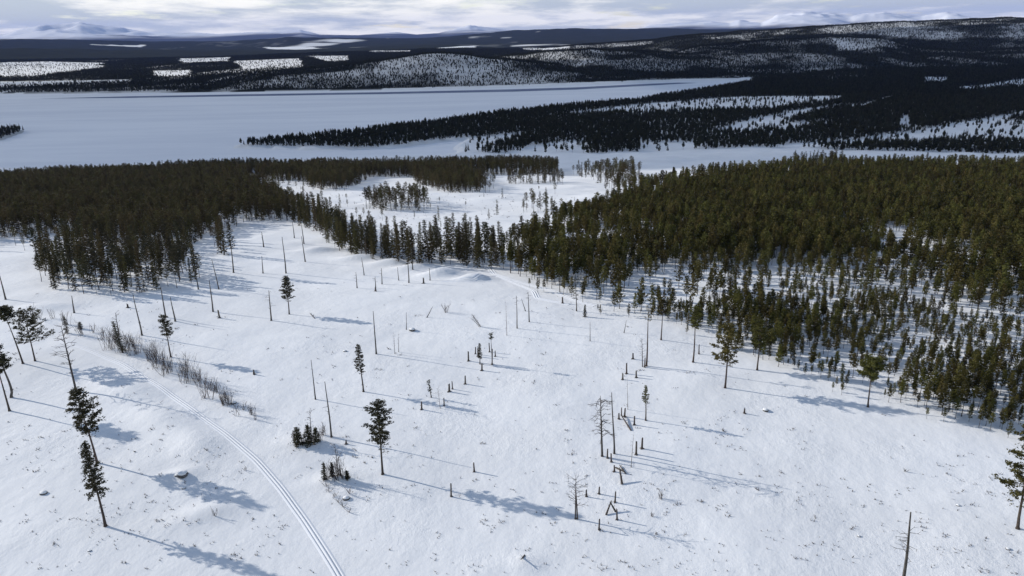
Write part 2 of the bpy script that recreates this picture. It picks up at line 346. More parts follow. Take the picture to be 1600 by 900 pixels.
# ski track and sledge trail: strips with pressed grooves, laid on the snow
def strip(name, px, width, grooves, kind='structure'):
    P = hit(px)[:, :2]; n = 240
    s = np.concatenate([[0], np.cumsum(np.hypot(*np.diff(P, axis=0).T))]); q = np.linspace(0, s[-1], n)
    c = np.column_stack([np.interp(q, s, P[:, 0]), np.interp(q, s, P[:, 1])])
    for _ in range(14): c[1:-1] = (c[:-2] + 2 * c[1:-1] + c[2:]) / 4
    t = np.gradient(c, axis=0); t /= np.linalg.norm(t, axis=1)[:, None]; nn = np.column_stack([-t[:, 1], t[:, 0]])
    off = np.array([g[0] for g in grooves]) * width; hz = np.array([g[1] for g in grooves])
    X = c[:, 0:1] + nn[:, 0:1] * off; Y = c[:, 1:2] + nn[:, 1:2] * off
    Z = H(X, Y) + hz + 0.02
    return link(name, grid_mesh(name, X, Y, Z, M_TRACK), kind=kind)
GR = [(-.95, -.10), (-.65, .03), (-.46, .07), (-.40, .07), (-.35, -.05), (-.20, -.05), (-.15, .07), (.15, .07), (.20, -.05), (.35, -.05), (.40, .07), (.46, .07), (.65, .03), (.95, -.10)]
strip('ski_track', [(95, 532), (130, 543), (190, 568), (250, 604), (300, 640), (350, 676), (400, 718), (440, 764), (475, 812), (505, 858), (532, 902), (560, 960)], 1.0, GR)
strip('sledge_trail', [(762, 414), (772, 428), (795, 436), (830, 446), (865, 455), (900, 470), (930, 478)], 1.5, GR)
strip('sledge_trail', [(690, 440), (740, 437), (775, 431), (800, 440), (835, 455), (840, 466), (890, 476)], 1.3, GR)

# a cloud bank over the lake (higher than the picture) throws the cloud shadow on lake and peninsula
CZ = 1500.0
def cloud_bank(cx, cy, rx, ry, name, label, seed):
    R = np.random.default_rng(seed); n, k = 72, 22
    a = np.linspace(0, 2 * np.pi, n, endpoint=False); rim = 1 + 0.22 * np.array([fbm(np.array([math.cos(t) * 2 + seed]), np.array([math.sin(t) * 2.0]), 1.0, 4)[0] * 2 for t in a])
    off = CZ - (-60); sx, sy = sun_h * off / math.tan(SUN_EL)
    mb = MB(); v = mb.v
    for i in range(k + 1):
        ph = math.pi * i / k; rr = math.sin(ph) ** 0.6
        for j in range(n):
            x = cx + sx + rx * rr * rim[j] * math.cos(a[j]); y = cy + sy + ry * rr * rim[j] * math.sin(a[j])
            up = -math.cos(ph); lump = float(fbm(np.array([x]), np.array([y]), 700, 4)[0])
            v.append((x, y, CZ + 60 + (260 * max(up, 0) + 50 * min(up, 0)) * (1 + 1.4 * lump) + 90 * lump * rr))
    for i in range(k):
        for j in range(n): mb.f.append((i * n + j, i * n + (j + 1) % n, (i + 1) * n + (j + 1) % n, (i + 1) * n + j)); mb.m.append(0)
    o = link(name, mb.mesh(name, [M_CLOUD], True), kind='stuff', label=label, cat='cloud')
cloud_bank(-350, 2180, 3300, 1230, 'cloud', 'broad grey cloud bank above the frozen lake', 3)
cloud_bank(2100, 3300, 1900, 2000, 'cloud', 'smaller grey cloud bank above the wooded lowland', 8)

# ------------------------------------------------------------------ trees
def crown_branches(mb, h, base, rmax, shape, nb, tufts, size, seed, droop=0.0, per=5, flat=.35, lean=0.0, trunk=None, brad=.035, ragged=.3):
    R = random.Random(seed)
    for i in range(nb):
        t = (i + R.random()) / nb; z = base + (h - base) * t
        L = rmax * shape(t) * (1 - ragged + 2 * ragged * R.random()); az = i * 2.4 + R.uniform(-.6, .6)
        if lean: L *= 1 + lean * math.cos(az)
        d = Vector((math.cos(az), math.sin(az), 0)); up = (0.35 - droop) * (1 - t) + 0.5 * t + R.uniform(-.15, .15) - droop
        if trunk is not None and L > .5 and i % 2 == 0: trunk.tube([(0, 0, z), d * L * .55 + Vector((0, 0, z + L * .5 * up)), d * L * .95 + Vector((0, 0, z + L * .85 * up))], [brad, brad * .7, brad * .3], 3)
        for k in range(max(1, round(tufts * (0.35 + L / rmax)))):
            f = R.random() ** .6 * .85 + .15; c = d * L * f + Vector((0, 0, z + L * f * up * (0.7 + .3 * f))) + Vector((R.gauss(0, 1), R.gauss(0, 1), R.gauss(0, .45))) * size * .55
            for _ in range(per): mb.tri(c + Vector((R.gauss(0, 1), R.gauss(0, 1), R.gauss(0, .55))) * size * .62, size * R.uniform(.5, 1.0), R, flat)
def trunk_mb(h, r, seed, n=7, flare=1.9, bend=.012, top=.12):
    R = random.Random(seed); mb = MB(); a = R.random() * 6.28; pts, rad = [], []
    for i in range(9):
        t = i / 8; w = h * bend * math.sin(t * 5 + a); pts.append((w * math.cos(a), w * math.sin(a), h * t - (0.25 if i == 0 else 0))); rad.append(r * (1 - t * (1 - top)) * (flare if i == 0 else 1))
    pts.insert(1, (0, 0, 0.35)); rad.insert(1, r * 1.08); pts[0] = (0, 0, -0.3); mb.tube(pts, rad, n); return mb
pine_shape = lambda t: (0.55 + .9 * t) * (1 - t ** 3) ** .8 * 1.05 if t < .9 else .35
ovoid = lambda t: max(.12, math.sin(math.pi * min(1, (t * .78 + .2))) ** .8)
cone = lambda t: (1 - t) ** .8 * (.75 + .25 * math.sin(t * 40)) + .05
def young_pine(seed, lod):
    R = random.Random(seed); h = 8.0; tr = trunk_mb(h * .95, .085, seed, 5)
    cm = MB(); n = (44, 30)[lod]
    crown_branches(cm, h, h * R.uniform(.2, .42), R.uniform(.85, 1.3), lambda t: max(.06, (1 - t) ** .7 * (.55 + 1.1 * min(t * 2.2, .6))), n, (5, 4)[lod], (.24, .32)[lod], seed, 0, (6, 5)[lod], .2)
    return tr, cm
def spruce(seed, lod):
    R = random.Random(seed); h = 13.0; tr = trunk_mb(h * .97, .12, seed, 5)
    cm = MB(); n = (60, 34)[lod]
    crown_branches(cm, h, h * R.uniform(.06, .2), R.uniform(1.15, 1.5), lambda t: (1 - t) ** .65 * .95 + .06, n, (5, 4)[lod], (.27, .38)[lod], seed, .45, (6, 5)[lod], .3)
    return tr, cm
def tall_pine(seed, lod):
    R = random.Random(seed); h = 13.0; tr = trunk_mb(h * .96, .13, seed, 5)
    cm = MB(); n = (40, 24)[lod]
    crown_branches(cm, h, h * R.uniform(.38, .52), R.uniform(1.5, 1.9), lambda t: max(.15, math.sin(math.pi * (0.2 + .78 * t)) ** .8), n, (6, 5)[lod], (.28, .38)[lod], seed, 0, (6, 5)[lod], .25)
    return tr, cm
def far_tree(seed, pine):
    R = random.Random(seed); mb = MB(); h = 13.0
    mb.tube([(0, 0, -.5), (0, 0, h * .8)], [.16, .05], 3, 0)
    for i in range(16):
        t = (i + R.random()) / 16; z = h * ((.35 if pine else .1) + (.65 if pine else .9) * t); r = 2.5 * (max(.2, math.sin(math.pi * (.25 + .72 * t))) if pine else (1 - t) ** .8 + .08)
        az = i * 2.4
        for _ in range(3): mb.tri(Vector((math.cos(az) * r * .5 + R.gauss(0, .25), math.sin(az) * r * .5 + R.gauss(0, .25), z)), max(.5, r * .85), R, 0, 1)
    return mb
KINDS = {}
def src_collection(name, builders, mats):
    c = bpy.data.collections.new(name)
    for i, b in enumerate(builders):
        o = bpy.data.objects.new('%s_%02d' % (name, i), b.mesh(name, mats)); c.objects.link(o)
    return c
def merged(tr, cm):
    mb = MB(); mb.v = list(tr.v); mb.f = list(tr.f); mb.m = [0] * len(tr.f); k = len(mb.v)
    mb.v += cm.v; mb.f += [tuple(i + k for i in f) for f in cm.f]; mb.m += [1] * len(cm.f); return mb
YP = [young_pine(100 + i, 0) for i in range(6)]; SP = [spruce(200 + i, 0) for i in range(5)]; TP = [tall_pine(300 + i, 0) for i in range(5)]
SETS = {'pine': [(t.mesh('pine_trunk', [M_BARK]), c.mesh('pine_crown', [M_PINE])) for t, c in YP],
        'spruce': [(t.mesh('spruce_trunk', [M_BARK]), c.mesh('spruce_crown', [M_SPRUCE])) for t, c in SP],
        'tall': [(t.mesh('pine_trunk', [M_BARK]), c.mesh('pine_crown', [M_DARK])) for t, c in TP]}
COLS = {'pine': src_collection('young_pine', [merged(*young_pine(100 + i, 1)) for i in range(6)], [M_BARK, M_PINE]),
        'mixed': src_collection('mixed_tree', [merged(*spruce(200 + i, 1)) for i in range(4)] + [merged(*tall_pine(300 + i, 1)) for i in range(5)], [M_BARK, M_SPRUCE]),
        'far': src_collection('far_tree', [far_tree(400 + i, i % 2) for i in range(6)], [M_BARK, M_FAR])}
NV = {'pine': 6, 'mixed': 9, 'far': 6}
def wood(name, pts, scl, colkey, label):
    """one mass of trees too many to count: instances on a cloud of points"""
    pts = np.asarray(pts); n = len(pts); me = bpy.data.meshes.new(name); me.vertices.add(n); me.vertices.foreach_set('co', pts.astype(np.float32).ravel())
    for nm, ty, val in (('scl', 'FLOAT', scl), ('rot', 'FLOAT', rng.random(n) * 6.283), ('idx', 'INT', rng.integers(0, NV[colkey], n))):
        a = me.attributes.new(nm, ty, 'POINT'); a.data.foreach_set('value', np.asarray(val, np.int32 if ty == 'INT' else np.float32))
    me.update(); o = link(name, me, kind='stuff', label=label, cat='forest')
    g = bpy.data.node_groups.new(name, 'GeometryNodeTree')
    g.interface.new_socket('Geometry', in_out='INPUT', socket_type='NodeSocketGeometry'); g.interface.new_socket('Geometry', in_out='OUTPUT', socket_type='NodeSocketGeometry')
    gi = g.nodes.new('NodeGroupInput'); go = g.nodes.new('NodeGroupOutput'); ci = g.nodes.new('GeometryNodeCollectionInfo'); ci.inputs[0].default_value = COLS[colkey]
    ci.inputs['Separate Children'].default_value = True; ci.inputs['Reset Children'].default_value = True
    ip = g.nodes.new('GeometryNodeInstanceOnPoints'); ip.inputs['Pick Instance'].default_value = True
    def at(nm, ty):
        a = g.nodes.new('GeometryNodeInputNamedAttribute'); a.data_type = ty; a.inputs[0].default_value = nm; return a.outputs[0]
    cx = g.nodes.new('ShaderNodeCombineXYZ'); g.links.new(at('rot', 'FLOAT'), cx.inputs[2])
    g.links.new(gi.outputs[0], ip.inputs['Points']); g.links.new(ci.outputs[0], ip.inputs['Instance']); g.links.new(at('idx', 'INT'), ip.inputs['Instance Index'])
    g.links.new(cx.outputs[0], ip.inputs['Rotation']); g.links.new(at('scl', 'FLOAT'), ip.inputs['Scale']); g.links.new(ip.outputs[0], go.inputs[0])
    md = o.modifiers.new('scatter', 'NODES'); md.node_group = g; return o
def scatter(poly, spacing, dens=None, jit=.48):
    x0, y0 = poly.min(0); x1, y1 = poly.max(0)
    gx, gy = np.meshgrid(np.arange(x0, x1, spacing), np.arange(y0, y1, spacing)); gx = gx.ravel() + rng.uniform(-jit, jit, gx.size) * spacing; gy = gy.ravel() + rng.uniform(-jit, jit, gy.size) * spacing
    k = inside(poly, gx, gy); gx, gy = gx[k], gy[k]
    if dens is not None:
        k = rng.random(gx.size) < dens(gx, gy); gx, gy = gx[k], gy[k]
    return np.column_stack([gx, gy, H(gx, gy) - 0.05])
def W(px): return hit(px)[:, :2]
def patchy(s, lo, hi, mn=0.0): return lambda x, y: mn + (1 - mn) * smooth(lo, hi, fbm(x, y, s, 3))

dense = W([(785, 424), (830, 440), (900, 470), (960, 488), (1000, 492), (1060, 497), (1110, 490), (1200, 462), (1300, 450), (1400, 474), (1500, 494), (1600, 508), (1760, 530), (1800, 300), (1600, 272), (1400, 268), (1250, 275), (1100, 290), (1000, 306), (940, 330), (880, 346), (830, 366), (785, 390)])
open_ = W([(1000, 497), (1060, 507), (1100, 522), (1130, 542), (1180, 562), (1240, 582), (1300, 602), (1340, 622), (1420, 642), (1500, 662), (1560, 682), (1600, 692), (1720, 725), (1760, 534), (1600, 511), (1500, 497), (1400, 474), (1300, 448), (1200, 458), (1110, 484), (1040, 480)])
_pa = patchy(24, -.20, .08, .14)
pine_a = scatter(dense, 2.9, lambda x, y: _pa(x, y) * (.48 + .52 * smooth(0, 70, pdist(open_, x, y))))
h_a = 8.6 + 5 * fbm(pine_a[:, 0], pine_a[:, 1], 45, 2) + rng.normal(0, 1.6, len(pine_a)) - 2.2 * (1 - smooth(0, 60, pdist(open_, pine_a[:, 0], pine_a[:, 1])))
pine_b = scatter(open_, 2.05, patchy(12, -.22, .10, .34)); h_b = np.clip(4.3 + 5 * fbm(pine_b[:, 0], pine_b[:, 1], 30, 2) + rng.normal(0, 1.0, len(pine_b)), 1.8, 8)
fringe = scatter(W([(795, 434), (900, 472), (1000, 500), (1005, 515), (900, 484), (795, 446)]), 5.0, patchy(9, -.1, .15, .1)); h_f = rng.uniform(1.2, 4.5, len(fringe))
fringe2 = scatter(W([(1000, 500), (1100, 524), (1180, 564), (1300, 604), (1420, 644), (1560, 684), (1640, 705), (1640, 718), (1560, 694), (1420, 652), (1300, 614), (1180, 573), (1100, 534), (1000, 512)]), 3.2, patchy(9, -.1, .15, .1)); h_f2 = rng.uniform(.8, 3.2, len(fringe2))
right_edge = scatter(W([(1000, 306), (1100, 290), (1250, 275), (1400, 268), (1600, 272), (1640, 262), (1400, 258), (1250, 262), (1100, 276), (960, 300)]), 6.5); h_e = rng.uniform(7, 13, len(right_edge))
pts = np.vstack([pine_a, pine_b, right_edge, fringe, fringe2]); hh = np.clip(np.concatenate([h_a, h_b, h_e, h_f, h_f2]), .8, 14)
def project(p):
    d = p - np.array([0, 0, CAM_Z]); z = d @ fw; return 800 + FPX * (d @ cr) / z, 450 - FPX * (d @ cu) / z, z
def split_near(pts, hh, n):
    u, v, z = project(pts); vis = (u > -5) & (u < 1605) & (v < 915) & (z > 0)
    score = np.where(vis, hh / z, 0)
    # those that show freely at the front count first
    idx = np.argsort(-score)[:n]; m = np.zeros(len(pts), bool); m[idx] = True; return m
def individual(name, setkey, p, h, href, label, group, cat):
    s = h / href; e = link(name, None, label=label, cat=cat, group=group); e.location = p; e.rotation_euler = (rng.normal(0, .015), rng.normal(0, .015), rng.random() * 6.283); e.scale = (s * rng.uniform(.9, 1.15),) * 2 + (s,)
    t, c = SETS[setkey][rng.integers(0, len(SETS[setkey]))]
    link('trunk', t, e); link('crown', c, e)
score_b = np.concatenate([np.zeros(len(pine_a)), np.ones(len(pine_b)), np.zeros(len(right_edge) + len(fringe)), np.ones(len(fringe2))]) > 0
m = split_near(np.where(score_b[:, None], pts, [[0, -500, 0]]), hh, 190)
for p, h in zip(pts[m], hh[m]):
    individual('pine_tree', 'pine', p, h, 8.0, 'young green pine in the open stand along the edge of the snowfield', 'young pines at the edge of the snowfield', 'pine')
wood('pine_wood', pts[~m], hh[~m] / 8.0, 'pine', 'dense olive green pine plantation behind the young pines')

LEFT = [(W([(-160, 388), (0, 374), (92, 366), (140, 376), (230, 387), (310, 382), (340, 364), (400, 345), (455, 346), (470, 335), (430, 306), (395, 291), (385, 281), (400, 266), (400, 262), (200, 273), (0, 285), (-160, 292)]), 3.9, (9, 13), .5),
        (W([(400, 264), (400, 283), (470, 284), (490, 297), (540, 298), (565, 284), (580, 277), (640, 277), (650, 286), (690, 301), (752, 301), (757, 291), (735, 274), (800, 273), (870, 274), (872, 264), (800, 260), (600, 264)]), 4.6, (10, 14), .5)]
GROVES = [(W([(60, 402), (110, 376), (230, 386), (310, 384), (300, 412), (318, 438), (262, 455), (205, 465), (110, 460), (68, 448), (52, 426)]), 4.3, (8, 12.5)),
          (W([(455, 346), (476, 333), (510, 352), (560, 374), (610, 386), (650, 394), (700, 388), (740, 390), (785, 394), (785, 424), (720, 418), (650, 412), (610, 404), (560, 398), (522, 388), (505, 370)]), 3.8, (8.5, 15)),
          (W([(566, 326), (580, 316), (660, 312), (673, 325), (650, 331), (600, 330)]), 4.6, (9, 13)),
          (W([(800, 331), (840, 322), (882, 330), (850, 336)]), 6.5, (8, 12)), (W([(790, 284), (880, 284), (882, 288), (790, 288)]), 5.5, (9, 13)),
          (W([(890, 273), (1000, 268), (1005, 298), (965, 306), (930, 285)]), 9.0, (10, 16)), (W([(1235, 258), (1310, 256), (1315, 262), (1240, 264)]), 9, (12, 16)),
          (W([(-40, 374), (92, 366), (112, 384), (100, 400), (0, 392), (-40, 396)]), 9.5, (3, 9)), (W([(410, 292), (560, 300), (760, 300), (900, 300), (900, 320), (780, 345), (680, 365), (560, 345), (500, 325), (430, 302)]), 26.0, (2.5, 9)), (W([(330, 385), (352, 370), (362, 392), (345, 410)]), 6.5, (8, 13)), (W([(400, 284), (470, 282), (470, 290), (400, 290)]), 9, (8, 12)), (W([(750, 292), (775, 285), (780, 300), (755, 312)]), 9, (8, 13))]
lp, lh = [], []
for w, s, (a, b), d in LEFT:
    p = scatter(w, s, patchy(40, -.35, -.1, d)); lp.append(p); lh.append(rng.uniform(a, b, len(p)))
lp = np.vstack(lp); lh = np.concatenate(lh)
gp, gh, gi_ = [], [], []
for i, (w, s, (a, b)) in enumerate(GROVES):
    p = scatter(w, s, patchy(14, -.4, -.1, .4)); gp.append(p); gh.append(rng.uniform(a, b, len(p)) * np.where(rng.random(len(p)) < .2, .6, 1)); gi_.append(np.full(len(p), i))
gp = np.vstack(gp); gh = np.concatenate(gh); gi_ = np.concatenate(gi_)
GL = ['dark conifer in the grove standing out from the forest above the snowy ditch', 'dark spruce or pine in the narrow tree belt across the snowfield', 'conifer in the small oval grove on the far clearing', 'conifer in the loose group on the far clearing beside the plantation', 'conifer in the short tree row near the lake shore', 'tall slender tree on the far clearing near the bog', 'tall slender tree on the open bog', 'small conifer at the ragged forest front by the left picture edge', 'scattered little tree on the open far clearing behind the belt', 'conifer at the outer corner of the grove near bare trunks', 'slim conifer in a thin line along the far clearing', 'slim conifer on the bend of the far clearing']
m = split_near(gp, gh, 280)
for p, h, i in zip(gp[m], gh[m], gi_[m]):
    k = 'tall' if rng.random() < (.38 if i == 0 else .1 if i == 1 else .3) else 'spruce'
    individual('pine_tree' if k == 'tall' else 'spruce_tree', k, p, h, 13.0, GL[i].replace('spruce or pine', 'conifer'), 'conifers: ' + GL[i].split(' in ')[-1].split(' on ')[-1], 'conifer')
wood('conifer_forest', np.vstack([lp, gp[~m]]), np.concatenate([lh, gh[~m]]) / 13.0, 'mixed', 'dark conifer forest between the snowfield and the frozen lake')

# woods of the peninsula, the lowland and the far shore
mid = on_plane([(367, 231), (440, 222), (540, 213), (620, 201), (700, 192), (800, 178), (900, 167), (1000, 160), (1040, 152), (1100, 143), (1190, 127), (1300, 112), (1700, 105), (1900, 115), (1900, 252), (1600, 250), (1350, 244), (1240, 234), (1000, 243), (900, 247), (720, 247), (720, 238), (545, 234)], LAKE_Z)
x0, y0 = mid.min(0); x1, y1 = mid.max(0)
pm = scatter(mid, 5.8, lambda x, y: np.clip(wood_density(x, y) * 1.15, 0, 1) + np.where(inside(LAKE_W, x, y), -9, 0) * 1.0 + 0.03)
isl = scatter(ISLE_W, 7.0); pm = np.vstack([pm, isl])
wood('lowland_forest', pm, rng.uniform(.5, .98, len(pm)), 'far', 'shaded dark forest on the peninsula and lowland beyond the lake bay')
nf = 380000; D = np.sqrt(rng.uniform(2050 ** 2, 7600 ** 2, nf)); T = rng.uniform(-.66, .66, nf); fx, fy = D * np.sin(T), D * np.cos(T)
k = (rng.random(nf) < np.clip(wood_density(fx, fy) * np.where(D < 3500, 1.2, 1) + .02, 0, 1)) & ~inside(LAKE_W, fx, fy) & ~inside(mid, fx, fy) & (pdist(LAKE_W, fx, fy) > 8)
fx, fy = fx[k], fy[k]; pf = np.column_stack([fx, fy, H(fx, fy) - .3])
wood('far_forest', pf, rng.uniform(.4, .9, len(pf)), 'far', 'far dark forest on the hills across the frozen lake')

# ------------------------------------------------------------------ single trees, snags, stumps placed from base and top in the photograph
def stand(base, top):
    """base point on the snow and the axis vector up to the top"""
    b = hit([base])[0]; d = pray([top])[0]; v = np.array([b[0], b[1]]); v /= np.linalg.norm(v)
    t = (b[0] * v[0] + b[1] * v[1]) / (d[0] * v[0] + d[1] * v[1]); P = np.array([0, 0, CAM_Z]) + d * t
    return Vector(b), Vector(P - b)
def root(name, base, top, label, cat, group=None, rz=None):
    b, ax = stand(base, top); e = link(name, None, label=label, cat=cat, group=group); e.location = b - Vector((0, 0, .03))
    q = Vector((0, 0, 1)).rotation_difference(ax.normalized())
    e.rotation_mode = 'QUATERNION'; e.rotation_quaternion = q; return e, ax.length
SEED = [1000]
def conifer(base, top, wpx, cbase, style, label, lean=0.0, lower=0):
    SEED[0] += 1; s = SEED[0]
    e, h = root('spruce_tree' if style == 'spruce' else 'pine_tree', base, top, label, 'spruce' if style == 'spruce' else 'pine')
    b = e.location; dist = (Vector((0, 0, CAM_Z)) - b).length; r = wpx / FPX * dist / 2
    tr = trunk_mb(h * .98, .07 + h * .0095, s, 8, 2.1, .006); cm = MB(); cbz = h * cbase; r *= .76; sz = max(.10, min(.34, r * .17))
    if style == 'spruce': crown_branches(cm, h, cbz, r, lambda t: (1 - t) ** .6 * .95 + .08, int(50 + 3 * h), 6, sz, s, .4, 6, .35, lean, tr, .03, .35)
    elif style == 'narrow': crown_branches(cm, h, cbz, r, lambda t: max(.14, math.sin(math.pi * (0.32 + .66 * t)) ** .8), 52, 6, sz, s, .05, 7, .3, lean, tr, .03, .35)
    elif style == 'thin': crown_branches(cm, h, cbz, r, lambda t: .6 + .4 * math.sin(t * 9), 22, 4, max(sz, .14), s, .1, 5, .3, lean, tr, .025, .4)
    else: crown_branches(cm, h, cbz, r, lambda t: max(.22, math.sin(math.pi * (0.28 + .66 * t)) ** .7), 50, 8, sz, s, .0, 7, .5, lean, tr, .05, .5)
    if lower:
        crown_branches(cm, cbz, cbz * (1 - lower), r * .9, lambda t: .5 + .4 * t, 12, 2, sz * .7, s + 7, .1, 3, .3, 0, tr, .03, .5)
    link('trunk', tr.mesh('trunk', [M_BARK]), e); link('crown', cm.mesh('crown', [M_PINE if base[0] > 1000 else M_DARK]), e)
for a in [((598, 741), (590, 627), 40, .42, 'pine', 'large dark pine in the middle of the snowfield with long shadow', 0, .3),
          ((165, 822), (131, 691), 32, .42, 'spruce', 'narrow ragged spruce with bare lower branches near the bottom left', 0, .7),
          ((152, 723), (118, 609), 44, .42, 'pine', 'bushy topped pine directly behind the ragged spruce', .2, .12),
          ((55, 564), (36, 486), 52, .36, 'pine', 'broad crowned pine left of the ski track', .3, 0), ((36, 568), (4, 480), 24, .78, 'pine', 'bare stemmed pine with tuft crown beside the broad crowned pine', 0, 0),
          ((15, 642), (-12, 545), 34, .62, 'pine', 'thick leaning pine trunk cut by the left picture edge', 0, 0), ((267, 558), (255, 493), 20, .5, 'pine', 'small crowned pine above the brushy ditch', 0, .2),
          ((452, 491), (446, 432), 23, .42, 'narrow', 'dark dense pine alone on the upper snowfield', 0, .2), ((568, 612), (559, 538), 20, .42, 'narrow', 'pointed conical pine behind the large dark pine', 0, .1),
          ((1133, 606), (1141, 508), 40, .40, 'pine', 'spreading pine standing before the young pine stand', -.25, .1), ((1356, 636), (1363, 560), 40, .60, 'pine', 'flat topped pine in front of the young stand with wide shadow', 0, 0),
          ((1590, 826), (1612, 672), 66, .28, 'pine', 'tall pine cut by the right picture edge', 0, .2), ((1183, 578), (1190, 500), 26, .45, 'pine', 'slender pine on the rim of the young stand', 0, 0),
          ((1083, 566), (1088, 480), 22, .62, 'pine', 'tall thin pine with bare stem beside a high stump at forest rim', 0, 0), ((1010, 572), (1014, 478), 16, .75, 'thin', 'very thin tall pine rising from the stump row', 0, 0),
          ((1033, 531), (1036, 468), 20, .62, 'pine', 'slim bare stemmed pine just outside the plantation corner', 0, 0), ((1009, 657), (1009, 602), 13, .5, 'narrow', 'small scruffy pine on a dark stem right of the stump row', 0, .4),
          ((750, 569), (749, 536), 9, .25, 'narrow', 'small pointed pine among the middle cluster of stumps', 0, 0), ((769, 570), (767, 521), 8, .82, 'thin', 'thin pole pine with tiny tuft among the middle stumps', 0, 0),
          ((674, 621), (669, 594), 8, .3, 'thin', 'sparse little spruce sapling by pale birch', 0, 0), ((901, 486), (899, 436), 16, .35, 'thin', 'thin sparse pine at the plantation corner', 0, 0),
          ((914, 495), (914, 476), 8, .05, 'spruce', 'tiny spruce at the plantation corner', 0, 0), ((365, 426), (357, 352), 14, .5, 'pine', 'tall slim pine at the outer tip of the grove', 0, 0),
          ((192, 551), (176, 502), 14, .1, 'spruce', 'leaning young spruce in the brushy ditch', 0, 0), ((105, 521), (100, 494), 9, .08, 'spruce', 'small spruce at the upper end of the brushy ditch', 0, 0),
          ((126, 514), (124, 503), 9, .05, 'spruce', 'tiny spruce next to the upper end of the ditch', 0, 0), ((466, 695), (463, 668), 22, .03, 'spruce', 'first low bushy spruce of the clump near the ski track', 0, 0),
          ((482, 694), (480, 664), 20, .03, 'spruce', 'middle bushy spruce of the clump near the ski track', 0, 0), ((494, 690), (492, 668), 17, .03, 'spruce', 'last bushy spruce of the clump near the ski track', 0, 0),
          ((507, 749), (505, 723), 13, .03, 'spruce', 'small spruce on the mound beside the ski track', 0, 0), ((519, 745), (518, 722), 11, .03, 'spruce', 'second small spruce on the mound beside the ski track', 0, 0), ((543, 748), (541, 735), 10, .03, 'spruce', 'low spruce at the end of the mound beside the ski track', 0, 0)]:
    conifer(*a[:6], lean=a[6], lower=a[7])

def branches(mb, h, z0, z1, n, L, seed, r=.03, up=.4, sub=2, droop=0):
    R = random.Random(seed)
    for i in range(n):
        z = h * (z0 + (z1 - z0) * (i + R.random()) / n); az = R.random() * 6.28; l = L * R.uniform(.5, 1.1); d = Vector((math.cos(az), math.sin(az), 0))
        p1 = d * l * .5 + Vector((0, 0, z + l * .5 * up)); p2 = d * l + Vector((0, 0, z + l * up * .9 - droop * l))
        mb.tube([(0, 0, z), p1, p2], [r, r * .7, r * .35], 3, 0, False)
        for _ in range(sub):
            f = R.uniform(.35, 1); q = p1.lerp(p2, f); a2 = az + R.uniform(-1.3, 1.3); l2 = l * R.uniform(.3, .6)
            mb.tube([q, q + Vector((math.cos(a2) * l2, math.sin(a2) * l2, l2 * (up + R.uniform(-.5, .3)) - droop * l2))], [r * .5, r * .25], 3, 0, False)
def snag(base, top, label, rpx=1.25, tw=0, z=(.3, .9), L=1.2, m=None, crook=.006):
    SEED[0] += 1; s = SEED[0]; e, h = root('dead_trunk', base, top, label, 'dead tree')
    dist = (Vector((0, 0, CAM_Z)) - e.location).length; r = rpx / FPX * dist
    link('trunk', trunk_mb(h, r, s, 6, 1.6, crook, .35).mesh('trunk', [m or M_DEAD]), e)
    mb = MB(); branches(mb, h, z[0], z[1], max(tw, 4), L if tw else .35, s, .045 if tw else .03, .1, 2 if tw else 0); link('branches', mb.mesh('branches', [m or M_DEAD]), e)
